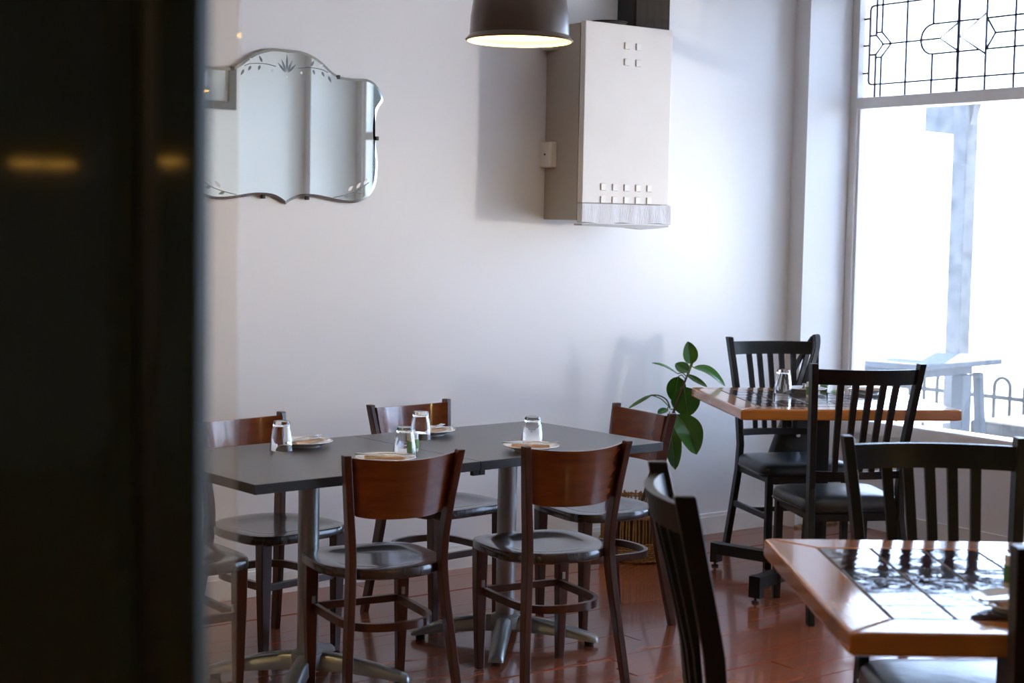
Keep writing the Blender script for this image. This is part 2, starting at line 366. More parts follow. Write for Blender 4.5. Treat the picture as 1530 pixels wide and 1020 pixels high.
# ---------------------------------------------------------------- wall heater / flue cabinet
HX0, HX1, HY, HZ0, HZ1 = .160, .672, -.28, 1.545, 2.428
h = thing('wall_heater', 'tall cream enamelled metal heater cabinet hung on the white wall', 'heater', (HX0, 0, HZ0))
hb = lambda nm, a, m, bev=.002: bx(nm, (a[0]-HX0, a[1]-HX0, a[2], a[3], a[4]-HZ0, a[5]-HZ0), m, h, bev)
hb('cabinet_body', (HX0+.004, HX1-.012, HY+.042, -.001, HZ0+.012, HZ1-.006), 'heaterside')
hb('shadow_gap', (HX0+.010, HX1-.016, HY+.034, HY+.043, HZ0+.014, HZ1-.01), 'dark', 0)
hb('front_panel', (HX0, HX1, HY, HY+.034, HZ0+.088, HZ1), 'heater', .004)
for (cx0, cz0, nx) in ((HX0+.225, 2.336, 2), (HX0+.225, 2.264, 2), (HX0+.105, 1.706, 5), (HX0+.105, 1.650, 5)):
    for i in range(nx):
        bm = bmesh.new(); x = cx0+i*.068-HX0; z = cz0-HZ0
        vs = [(x, HY, z-.016), (x+.030, HY, z-.016), (x+.030, HY, z+.016), (x, HY, z+.016)]
        tp = [(x+.002, HY-.004, z-.014), (x+.028, HY-.003, z-.014), (x+.028, HY-.003, z+.014), (x+.002, HY-.004, z+.014)]
        loft(bm, [vs, tp]); lv = obj('vent_louvre', bm, 'heater', h)
        bx('vent_slot', (x-.003, x+.0005, HY-.0012, HY+.001, z-.014, z+.014), 'heaterside', h)
bm = bmesh.new(); n = 28; rings = []
for i in range(n+1):
    x = i/n*(HX1-HX0+.012)-.001; yy = HY-.004-.0010*math.sin(i*2.1)-.0012*math.sin(i*.9); dz = .004*math.sin(i*.55+1)
    rings.append([(x, HY+.03, -.0), (x, yy, .0+dz), (x, yy-.001, .086), (x, HY+.03, .086)])
loft(bm, rings); obj('fibre_strip', bm, 'paper', h, smooth=True)
bm = bmesh.new(); loft(bm, [[(x, HY-.006, -.004), (x, HY+.05, -.004), (x, HY+.05, -.012-s), (x, HY-.004, -.012-s)] for x, s in ((-.002, 0), (.15, .002), (.28, .006), (.36, .013), (.44, .008), (.512, 0))])
obj('bottom_lip', bm, mat('lip_metal', (.45, .44, .44), .4), h)
for z in (1.79, 2.315):
    hb('wall_bracket', (HX0-.030, HX0+.075, -.085, -.003, z, z+.115), 'heater', .006)
    hb('bracket_screw', (HX0-.033, HX0-.030, -.05, -.042, z+.055, z+.063), 'dark', 0)
hb('door_catch', (HX0-.004, HX0, HY+.004, HY+.022, 2.02, 2.04), 'white')
# flue post above and dish on top
f = thing('flue_post', 'dark brown timber post rising from behind the top of the heater', 'post', (.70, 0, 2.43))
bx('front_board', (-.125, .08, -.135, -.115, -.20, CH-2.43), 'flue', f); bx('casing', (-.125, .08, -.115, -.001, -.20, CH-2.43), 'lamedge', f)
for o_ in f.children: o_.location.z = 0
for o_ in list(f.children):
    for v in o_.data.vertices: v.co.z = max(v.co.z, .0)
f.location.z = 2.423
d = thing('metal_dish', 'small shallow metal dish lying on top of the heater', 'dish', (.385, -.16, 2.4225))
bm = bmesh.new(); lathe(bm, [(.0005, 0), (.05, 0), (.085, .022), (.088, .024), (.084, .025), (.05, .005), (.0005, .004)], 28); obj('bowl', bm, 'steel', d, smooth=True)
bm = bmesh.new(); tube(bm, [(.087*math.cos(a*PI/16), .087*math.sin(a*PI/16), .0245) for a in range(33)], .0035, 6); obj('rim', bm, 'flue', d, smooth=True)

# ---------------------------------------------------------------- frameless scalloped mirror
mr = thing('wall_mirror', 'frameless scalloped mirror with etched leaf sprays on the white wall', 'mirror', (-1.165, -.012, 1.90))
rh = [(0, 2.213), (.063, 2.213), (.125, 2.196), (.172, 2.170), (.210, 2.141), (.251, 2.124), (.315, 2.121), (.379, 2.123), (.422, 2.103), (.449, 2.066), (.456, 2.039), (.436, 2.010), (.424, 1.981), (.418, 1.925), (.422, 1.856), (.433, 1.787), (.428, 1.703), (.406, 1.652), (.370, 1.623), (.322, 1.608), (.257, 1.609), (.194, 1.619), (.131, 1.628), (.069, 1.626), (.032, 1.614), (0, 1.594)]
outl = spline([(x, 0, z-1.9) for x, z in rh], 3)
outl = outl + [Vector((-p.x, 0, p.z)) for p in outl[-2:0:-1]]
def ringm(scale_in, yy):
    out = []; n = len(outl)
    for i, p in enumerate(outl):
        t = (outl[(i+1) % n]-outl[i-1]).normalized(); nn = Vector((-t.z, 0, t.x))
        if nn.dot(Vector((-p.x, 0, -p.z))) < 0: nn = -nn
        out.append((p.x+nn.x*scale_in, yy, p.z+nn.z*scale_in))
    return out
bm = bmesh.new(); v = [bm.verts.new(p) for p in ringm(.011, -.0045)]; bm.faces.new(v); bmesh.ops.triangulate(bm, faces=bm.faces)
obj('mirror_face', bm, 'mirror', mr)
bm = bmesh.new(); loft(bm, [ringm(.011, -.0045), ringm(.0, -.0015), ringm(0, .004)], caps=False); obj('bevelled_edge', bm, 'mirbev', mr)
bm = bmesh.new(); loft(bm, [ringm(.004, .0045), ringm(.004, .0115)]); obj('backing_board', bm, 'dark', mr)
def eleaf(px, pz, ang, L, w, m):
    bm = bmesh.new(); a = math.radians(ang); d_ = (math.cos(a), math.sin(a)); n_ = (-d_[1], d_[0]); pts = []
    for t, s in ((0, 0), (.3, 1), (.6, .9), (1, 0), (.6, -.9), (.3, -1)):
        pts.append((px+d_[0]*L*t+n_[0]*w*s, -.0052, pz+d_[1]*L*t+n_[1]*w*s))
    loft(bm, [pts, [(q[0], -.0047, q[2]) for q in pts]]); obj('etched_leaf', bm, m, mr)
for a, L in ((90, .072), (66, .055), (114, .055), (45, .052), (135, .052)): eleaf(.007*math.cos(math.radians(a)), .215+.01*math.sin(math.radians(a)), a, L, .0045, 'engrave')
eleaf(-.006, .203, 0, .012, .005, 'engravel')
for s in (1, -1):
    A = (lambda q: q) if s == 1 else (lambda q: 180-q)
    bm = bmesh.new(); sp = spline([(s*.05, -.0050, .243), (.10*s, -.0050, .250), (.16*s, -.0050, .246), (.19*s, -.0050, .235)], 5); tube(bm, sp, .0014, 4); obj('etched_stalk', bm, 'engrave', mr)
    for x, z, a, L, m_ in ((.11, .255, 60, .030, 'engrave'), (.12, .243, -70, .022, 'engrave'), (.145, .258, 20, .024, 'engravel'), (.16, .238, -60, .024, 'engrave'), (.185, .236, -20, .022, 'engravel'), (.19, .222, -60, .030, 'engrave'), (.065, .232, -80, .014, 'engravel')): eleaf(s*x, z, A(a), L, .005, m_)
    bm = bmesh.new(); sp = spline([(s*.22, -.0050, -.272), (.27*s, -.0050, -.262), (.33*s, -.0050, -.243), (.39*s, -.0050, -.205)], 5); tube(bm, sp, .0014, 4); obj('etched_stalk', bm, 'engrave', mr)
    for x, z, a, L, m_ in ((.29, -.245, 45, .035, 'engravel'), (.27, -.262, -20, .030, 'engrave'), (.33, -.232, 50, .035, 'engravel'), (.33, -.246, 0, .03, 'engrave'), (.365, -.216, 55, .032, 'engravel')): eleaf(s*x, z, A(a), L, .006, m_)
for x, z in ((.239, .221), (.428, -.02), (.10, -.277), (-.10, -.277), (-.239, .221), (-.428, -.02)):
    bx('mirror_clip', (x-.006, x+.006, -.008, .010, z-.008, z+.008), 'brass', mr)

# picture on the side wall, seen only in the mirror
pf = thing('framed_picture', 'grey-framed picture seen reflected in the mirror', 'picture', (.68, -5.02, 2.64), PI/2)
bx('frame', (0, .03, -.42, -.36, -.30, .30), 'frame', pf); bx('frame', (0, .03, .36, .42, -.30, .30), 'frame', pf)
bx('frame', (0, .03, -.36, .36, .24, .30), 'frame', pf); bx('frame', (0, .03, -.36, .36, -.30, -.24), 'frame', pf); bx('print', (.001, .012, -.36, .36, -.24, .24), 'print', pf)

# ---------------------------------------------------------------- pendant lamps
def pendant(loc, R, label, power, cordlen):
    p = thing('pendant_lamp', label, 'lamp', loc)
    pw = light('lamp_light', 'POINT', (loc[0], loc[1], loc[2]+.04*R/.18), power, (1, .76, .36), .04*R/.18)
    k = R/.18
    prof = [(.178, 0), (.182, .004), (.178, .009), (.168, .02), (.165, .08), (.156, .145), (.135, .20), (.100, .245), (.055, .27), (.035, .275)]
    bm = bmesh.new(); lathe(bm, [(r*k, z*k) for r, z in prof], 48); obj('shade', bm, 'lampout', p, smooth=True)
    bm = bmesh.new(); lathe(bm, [((r-.003)*k, (z+.0)*k) for r, z in prof[0:1]+prof[2:]], 48); obj('shade_lining', bm, 'lampin', p, smooth=True)
    bm = bmesh.new(); lathe(bm, [(.0005, .27*k), (.034*k, .27*k), (.034*k, .33*k), (.012*k, .345*k), (.0005, .345*k)], 24); obj('lamp_cap', bm, 'lampout', p, smooth=True)
    bm = bmesh.new(); tube(bm, [(0, 0, .34*k), (0, 0, cordlen-.01)], .004, 6); obj('cord', bm, 'lamedge', p)
    bm = bmesh.new(); lathe(bm, [(.0005, cordlen-.03), (.05, cordlen-.03), (.05, cordlen-.001), (.0005, cordlen-.001)], 20); obj('ceiling_rose', bm, 'lampout', p)
    bm = bmesh.new(); bmesh.ops.create_uvsphere(bm, u_segments=16, v_segments=10, radius=.055*k); bmesh.ops.translate(bm, verts=bm.verts, vec=(0, 0, .10*k)); obj('bulb', bm, 'bulb', p, smooth=True)
    bm = bmesh.new(); lathe(bm, [(.02*k, .14*k), (.02*k, .275*k)], 12); obj('bulb_socket', bm, 'white', p)
    if k < .6:
        bm = bmesh.new(); lathe(bm, [(.0005, -.008), (.035, -.006), (.065, -.002), (.078, .002), (.078, .006), (.0005, .008)], 32); obj('glowing_lens', bm, 'amber', p, smooth=True)
    return p
pendant((-1.036, -1.405, 2.143), .18, 'dome pendant lamp lit above the dark dining tables', 9, CH-2.143)
for i, (x, yy, z) in enumerate(((-9.13, -8.56, 1.765), (-9.035, -8.67, 1.765), (-8.71, -9.04, 1.79))):
    pendant((x, yy, z), .068, ('first', 'middle', 'last')[i]+' of three small lit pendants seen only as reflections in the dark door', 6, CH-z)
for i, (x, yy) in enumerate(((-3.3, -2.2), (-6.5, -3.0), (-6.0, -7.5), (-1.0, -8.0))):  # extra pendants out of view, added as warm fill for the room
    pendant((x, yy, 2.2), .18, ('dome pendant over the floor left of the dark tables', 'dome pendant over the back of the room', 'dome pendant over the far end of the room', 'dome pendant over the room behind the partition')[i]+', added unseen to light the room', 30, CH-2.2)

# ---------------------------------------------------------------- brown cafe chairs (local: +y forward, origin between the rear feet)
def cafe_chair(label, loc, rz):
    t = thing('cafe_chair', label, 'chair', loc, rz, 'mahogany cafe chairs around the dark tables')
    for s in (-1, 1):
        pts = spline([(s*.193, -.030, 0), (s*.176, .004, .20), (s*.160, .030, .38), (s*.157, .036, .50), (s*.170, .024, .64), (s*.193, -.006, .822)], 5)
        bm = bmesh.new(); post(bm, pts, [.024]*len(pts), [.030+.012*math.sin(PI*i/(len(pts)-1)) for i in range(len(pts))]); obj('rear_leg', bm, 'cafe', t, bev=.003)
        bm = bmesh.new(); post(bm, [(s*.160, .355, 0), (s*.163, .357, .28), (s*.163, .357, .43)], [.026, .040, .044], [.026, .036, .040]); obj('front_leg', bm, 'cafe', t, bev=.003)
        bx('bolt_plate', (s*.160-.006, s*.160+.006, .3345, .3385, .288, .312), 'steel', t)
    # seat: straight front, round back, dished top
    out = []
    for k in range(48):
        a = 2*PI*k/48; c, s_ = math.cos(a), math.sin(a)
        e = 2/4.5 if s_ > 0 else 2/2.6
        x = (.208 if s_ > 0 else .208-.022*abs(s_))*math.copysign(abs(c)**e, c); yv = .205+.205*math.copysign(abs(s_)**e, s_)
        if s_ > 0: yv += -.006*abs(c)
        out.append((x, yv))
    def ring(f_, z): return [(x*f_, .205+(yv-.205)*f_, z) for x, yv in out]
    bm = bmesh.new()
    R = loft(bm, [ring(.96, .423), ring(1, .429), ring(1, .450), ring(.985, .456), ring(.93, .457), ring(.80, .4565), ring(.70, .453), ring(.58, .4475), ring(.40, .4465), ring(.15, .4462)], caps=False)
    bm.faces.new(R[-1]); bm.faces.new(R[0][::-1]); obj('seat', bm, 'seatwood', t, smooth=True, angle=50)
    # curved plywood backrest
    n = 20; bm = bmesh.new(); rings = []
    for i in range(n+1):
        u = i/n*2-1; bow = -.058*(1-u*u)
        def P(z, off):
            hw = .159+(z-.62)/.2*.022; lean = .030-(z-.62)/.2*.028
            return (u*hw, lean+bow+off+.010, z)
        zt = .812-.010*(1-u*u); zb = .625-.012*(1-u**4)+.004
        if i in (0, n): zb += .012
        rings.append([P(zb, -.006), P((zt+zb)/2, -.006), P(zt, -.006), P(zt, .006), P((zt+zb)/2, .006), P(zb, .006)])
    loft(bm, rings); obj('backrest', bm, 'cafeback', t, smooth=True, bev=0)
    hoop = spline([(.150, .345, .272), (.150, .20, .272), (.140, .09, .272), (.09, .030, .272), (0, .012, .272), (-.09, .030, .272), (-.140, .09, .272), (-.150, .20, .272), (-.150, .345, .272)], 5)
    bm = bmesh.new(); strip(bm, hoop, .016, .026); obj('stretcher_hoop', bm, 'cafe', t, smooth=True)
    bx('front_stretcher', (-.145, .145, .348, .366, .262, .286), 'cafe', t, .002)
    return t
c0 = cafe_chair('mahogany cafe chair in front of the dark tables, left one, its back to us', (-1.615, -1.625, 0), math.radians(-8))
dup(c0, (-1.012, -1.73, 0), math.radians(-8), 'mahogany cafe chair in front of the dark tables, right one, its back to us')
dup(c0, (-.150, -1.070, 0), math.radians(83), 'mahogany cafe chair at the right end of the dark tables, by the plant basket')
dup(c0, (-.85, -.475, 0), math.radians(186), 'mahogany cafe chair behind the dark tables against the wall, middle of the picture')
dup(c0, (-1.64, -.565, 0), math.radians(190), 'mahogany cafe chair behind the dark tables under the mirror')
dup(c0, (-2.335, -1.075, 0), math.radians(-90), 'mahogany cafe chair at the left end of the dark tables, half hidden by the door')

# ---------------------------------------------------------------- dark laminate tables
def dark_table(label, cx, cy, rz):
    t = thing('dining_table', label, 'table', (cx, cy, 0), rz, 'charcoal laminate tables pushed together')
    bm = bmesh.new(); box(bm, -.426, .426, -.370, .370, .7495, .7505); obj('laminate_surface', bm, 'laminate', t)
    bx('tabletop', (-.4262, .4262, -.3702, .3702, .720, .7495), 'lamedge', t, .0015)
    bm = bmesh.new(); lathe(bm, [(.0005, .105), (.035, .105), (.035, .712), (.0005, .712)], 28); obj('column', bm, 'steel', t, smooth=True)
    bx('mounting_plate', (-.13, .13, -.13, .13, .710, .7198), 'lamedge', t)
    bm = bmesh.new(); lathe(bm, [(.0005, .055), (.052, .055), (.056, .085), (.054, .100), (.040, .108), (.034, .108), (.0005, .108)], 28); obj('base_hub', bm, 'steel', t, smooth=True)
    for k in range(4):
        a = PI/4+k*PI/2; bm = bmesh.new(); rings = []
        for r, zt, zb, w in ((.03, .103, .045, .030), (.08, .100, .044, .030), (.16, .088, .038, .031), (.24, .068, .030, .031), (.30, .050, .020, .031), (.335, .038, .014, .030), (.345, .028, .016, .026)):
            q = Vector((math.cos(a), math.sin(a), 0))*r; n_ = Vector((-math.sin(a), math.cos(a), 0))
            rings.append([q+n_*w*.9+Vector((0, 0, zb)), q-n_*w*.9+Vector((0, 0, zb)), q-n_*w*.85+Vector((0, 0, zt-.010)), q-n_*w*.45+Vector((0, 0, zt)), q+n_*w*.45+Vector((0, 0, zt)), q+n_*w*.85+Vector((0, 0, zt-.010))])
        loft(bm, rings); ar = obj('base_arm', bm, 'steel', t, smooth=True, angle=50)
        bm = bmesh.new(); lathe(bm, [(.0005, 0), (.017, 0), (.019, .014), (.014, .026), (.0005, .026)], 14, (math.cos(a)*.312, math.sin(a)*.312, 0)); obj('rubber_foot', bm, 'lamedge', ar)
    bx('clip_bracket', (.40 if 'left' in label else -.425, .425 if 'left' in label else -.405, -.366, -.350, .704, .7198), 'lamedge', t)
    return t
ty = .062; e1 = Vector((math.cos(ty), math.sin(ty), 0)); e2 = Vector((-math.sin(ty), math.cos(ty), 0)); to = Vector((-2.096, -1.568, 0))
q = to+e1*.427+e2*.370; dark_table('charcoal laminate pedestal table on the left of the joined pair', q.x, q.y, ty)
q = to+e1*1.282+e2*.370; dark_table('charcoal laminate pedestal table on the right of the joined pair', q.x, q.y, ty)

# ---------------------------------------------------------------- tableware
def glass_cup(label, x, y, z, rz=0, group='upturned glasses', R=.041, Hh=.100):
    t = bmesh.new(); n = 24
    prof = [(R, 0), (R-.001, .004), (.84*R, .055), (.78*R, Hh*.74), (.74*R, Hh*.76), (.70*R, Hh*.94), (.64*R, Hh), (.0006, Hh-.001),
            (.0006, Hh-.016), (.58*R, Hh-.018), (.68*R, Hh*.70), (.78*R, .05), (R-.0025, .002)]
    rings = [[(r*math.cos(2*PI*k/n)*(1+(.012 if k % 3 == 0 else 0)), r*math.sin(2*PI*k/n)*(1+(.012 if k % 3 == 0 else 0)), zz) for k in range(n)] for r, zz in prof]
    loft(t, rings+[rings[0]], caps=False); bmesh.ops.remove_doubles(t, verts=t.verts, dist=1e-6)
    o = obj('drinking_glass', t, 'cup', None, smooth=True, angle=60, loc=(x, y, z), rz=rz); return tag(o, label, 'glass', group)
def plate(label, x, y, z, R=.098):
    bm = bmesh.new(); k = R/.098
    lathe(bm, [(.0005, .003), (.050*k, .003), (.053*k, 0), (.057*k, 0), (.060*k, .005), (.085*k, .014), (.098*k, .0185), (.099*k, .020), (.097*k, .0215), (.082*k, .0175), (.060*k, .0085), (.054*k, .0068), (.0005, .0065)], 40)
    return tag(obj('plate', bm, 'white', None, smooth=True, loc=(x, y, z)), label, 'plate', 'side plates')
def napkin(label, x, y, z, rz):
    bm = bmesh.new(); L, w = .068, .030
    for i, (a, dz) in enumerate(((0, 0), (3.5, .0025), (-2.5, .005))):
        m_ = Matrix.Rotation(math.radians(a), 4, 'Z'); r_ = []
        for zz in (dz, dz+.0018):
            r_.append([m_ @ Vector(p_) for p_ in ((-L, -w, zz+.002), (0, -w*.96, zz), (L, -w, zz+.002), (L*.98, w*(1-.15*i), zz+.003), (0, w*(1-.2*i), zz), (-L*.97, w*(1-.1*i), zz+.002))])
        loft(bm, r_)
    return tag(obj('napkin', bm, 'napkin', None, loc=(x, y, z), rz=rz), label, 'napkin', 'folded kraft napkins')
def fork(label, x, y, z, rz):
    bm = bmesh.new(); 
    loft(bm, [[(xx, -w, zz), (xx, w, zz), (xx, w, zz+.0018), (xx, -w, zz+.0018)] for xx, w, zz in ((-.085, .0045, 0), (-.08, .006, 0), (-.02, .0035, .002), (.03, .003, .004), (.045, .010, .002), (.060, .011, .001))])
    for k in range(4):
        yy = -.0092+k*.0061; loft(bm, [[(xx, yy-.0013, zz), (xx, yy+.0013, zz), (xx, yy+.0013, zz+.0015), (xx, yy-.0013, zz+.0015)] for xx, zz in ((.059, .001), (.080, .0015), (.095, .005))])
    return tag(obj('fork', bm, 'cutlery', None, loc=(x, y, z), rz=rz), label, 'fork', 'forks on the side plates')
def knife(label, x, y, z, rz):
    bm = bmesh.new()
    loft(bm, [[(xx, -a, 0), (xx, b, 0), (xx, b, t_), (xx, -a, t_)] for xx, a, b, t_ in ((-.100, .005, .005, .004), (-.095, .007, .007, .005), (-.01, .006, .006, .004), (0, .004, .004, .003), (.01, .007, .006, .0015), (.08, .009, .006, .0012), (.100, .001, .005, .001))])
    return tag(obj('knife', bm, 'cutlery', None, loc=(x, y, z), rz=rz), label, 'knife', 'knives on the side plates')
def setting(where, x, y, z, rz, R=.098):
    plate('white side plate with folded napkin, '+where, x, y, z, R)
    nk = napkin('folded brown kraft napkin on the plate '+where, x, y, z+.0128*R/.098+.0004, rz); nk.scale = (R/.098*.96, R/.098*.96, 1)
    c, s = math.cos(rz), math.sin(rz)
    fork('fork on the napkin '+where, x-s*.012, y+c*.012, z+.0245, rz+.12); knife('knife on the napkin '+where, x+s*.014, y-c*.014, z+.0245, rz-.05)
TZ = .7505
setting('behind the leftmost glass', -1.575, -.925, TZ, .25); glass_cup('upturned glass on the dark table, leftmost', -1.690, -.975, TZ)
setting('at the back middle of the dark tables', -1.028, -.878, TZ, .15); glass_cup('upturned glass on the dark table nearest the wall', -1.120, -.965, TZ, .4)
setting('at the front left, behind a chair back', -1.530, -1.385, TZ, -.75); glass_cup('upturned glass in front of the green-labelled shaker', -1.405, -1.305, TZ+.0, .2)
setting('at the front right of the dark tables', -.945, -1.395, TZ, -.70); glass_cup('upturned glass on the dark table, rightmost', -.852, -1.280, TZ, .9)
def shaker(label, x, y, z, s=1.0, rz=0):
    t = thing('shaker', label, 'shaker', (x, y, z), rz, 'green-labelled shakers')
    bm = bmesh.new(); lathe(bm, [(.0005, 0), (.020*s, 0), (.022*s, .003), (.022*s, .010*s)], 24); lathe(bm, [(.0218*s, .008*s), (.0218*s, .056*s), (.020*s, .060*s), (.0005, .060*s)], 24); obj('jar', bm, 'cream', t, smooth=True)
    bm = bmesh.new(); lathe(bm, [(.0225*s, .014*s), (.0228*s, .015*s), (.0228*s, .050*s), (.0225*s, .051*s)], 24); obj('label_band', bm, 'green', t, smooth=True)
    bm = bmesh.new(); lathe(bm, [(.021*s, .058*s), (.0225*s, .060*s), (.0225*s, .070*s), (.020*s, .073*s), (.0005, .074*s)], 24); obj('cap', bm, 'white', t, smooth=True)
    bm = bmesh.new(); tube(bm, [(.0231*s*math.cos(-2.2+.30*math.cos(a*PI/8)), .0231*s*math.sin(-2.2+.30*math.cos(a*PI/8)), s*(.025+.007*math.sin(a*PI/8))) for a in range(17)], .0006, 4); obj('printed_ring', bm, 'lamedge', t)
    return t
shaker('white shaker with green label on the dark tables, at the seam', -1.315, -1.215, TZ, .85)

# ---------------------------------------------------------------- tiled timber tables
TW, TD, TH = .928, .859, .809
def tile_table(label, ox, oy, rz, seed, arms):
    e1 = Vector((math.cos(rz), math.sin(rz), 0)); e2 = Vector((-math.sin(rz), math.cos(rz), 0))
    c = Vector((ox, oy, 0))+e1*TW/2+e2*TD/2
    t = thing('tiled_table', label, 'table', (c.x, c.y, 0), rz, 'tile-topped timber tables'); a, b = TW/2, TD/2; f_ = .105; z0, z1 = TH-.045, TH
    def plank(quad, m_):
        bm = bmesh.new(); loft(bm, [[(x, y, z0) for x, y in quad], [(x, y, z1) for x, y in quad]]); obj('border_board', bm, m_, t, bev=.007)
    plank([(-a, -b), (a, -b), (a-f_, -b+f_), (-a+f_, -b+f_)], 'oak'); plank([(a, b), (-a, b), (-a+f_, b-f_), (a-f_, b-f_)], 'oak')
    plank([(-a, b), (-a, -b), (-a+f_, -b+f_), (-a+f_, b-f_)], 'oaky'); plank([(a, -b), (a, b), (a-f_, b-f_), (a-f_, -b+f_)], 'oaky')
    bx('grout_bed', (-a+f_-.001, a-f_+.001, -b+f_-.001, b-f_+.001, z0+.01, z1-.0022), 'grout', t)
    rnd = random.Random(seed); w, d_ = (TW-2*f_)/6, (TD-2*f_)/6; meshes = {}
    for i in range(6):
        for j in range(6):
            mk = 'tile' if rnd.random() < .7 else 'tileb'
            if mk not in meshes:
                bm = bmesh.new(); box(bm, -w/2+.003, w/2-.003, -d_/2+.003, d_/2-.003, -.006, 0); o = obj('tile', bm, mk, t, bev=.0015); meshes[mk] = o
            else: o = meshes[mk].copy(); COL.objects.link(o)
            o.location = (-a+f_+w*(i+.5), -b+f_+d_*(j+.5), z1+.0002-rnd.uniform(0, .0006)); o.rotation_euler = (rnd.uniform(-.004, .004), rnd.uniform(-.004, .004), 0)
    bx('column', (-.038, .038, -.038, .038, .10, z0-.008), 'blk', t, .004)
    bx('top_plate', (-.22, .22, -.20, .20, z0-.010, z0-.0005), 'blk', t)
    for k, (dx, dy) in enumerate(arms):
        v = Vector((dx, dy, 0)); L = v.length; u = v/L; n_ = Vector((-u.y, u.x, 0)); bm = bmesh.new(); hw = .025
        def blk(r0, r1, zz0, zz1, hw=hw):
            loft(bm, [[u*r0+n_*hw*s1+Vector((0, 0, zz)) for s1, zz in ((-1, zz0), (1, zz0), (1, zz1), (-1, zz1))], [u*r1+n_*hw*s1+Vector((0, 0, zz)) for s1, zz in ((-1, zz0), (1, zz0), (1, zz1), (-1, zz1))]])
        blk(.0, L-.0, .060, .108); blk(L-.022, L+.012, .022, .110, .026)
        ar = obj('base_arm', bm, 'blk', t)
        bm = bmesh.new(); lathe(bm, [(.0005, 0), (.016, 0), (.016, .007), (.006, .010), (.006, .024), (.0005, .024)], 12, tuple(u*L)); obj('levelling_foot', bm, 'blk', ar)
    return t
AR = [(.28, .37), (-.37, .30), (-.28, -.37), (.37, -.30)]
def lc(v, rz):
    c, s = math.cos(-rz), math.sin(-rz); return (v[0]*c-v[1]*s, v[0]*s+v[1]*c)
FY, NY = -.516, -.615
fc = Vector((.26, -1.202, 0))+Vector((math.cos(FY), math.sin(FY), 0))*TW/2+Vector((-math.sin(FY), math.cos(FY), 0))*TD/2
fa = lc((.745-fc.x, -.578-fc.y), FY); fb = lc((.391-fc.x, -1.184-fc.y), FY)
far_t = tile_table('tile-topped honey timber table in the corner by the window', .26, -1.202, FY, 5, [fa, fb, (-fa[0], -fa[1]), (-fb[0], -fb[1])])
near_t = tile_table('tile-topped honey timber table in the near right foreground', -2.078, -3.837, NY, 9, [fa, fb, (-fa[0], -fa[1]), (-fb[0], -fb[1])])

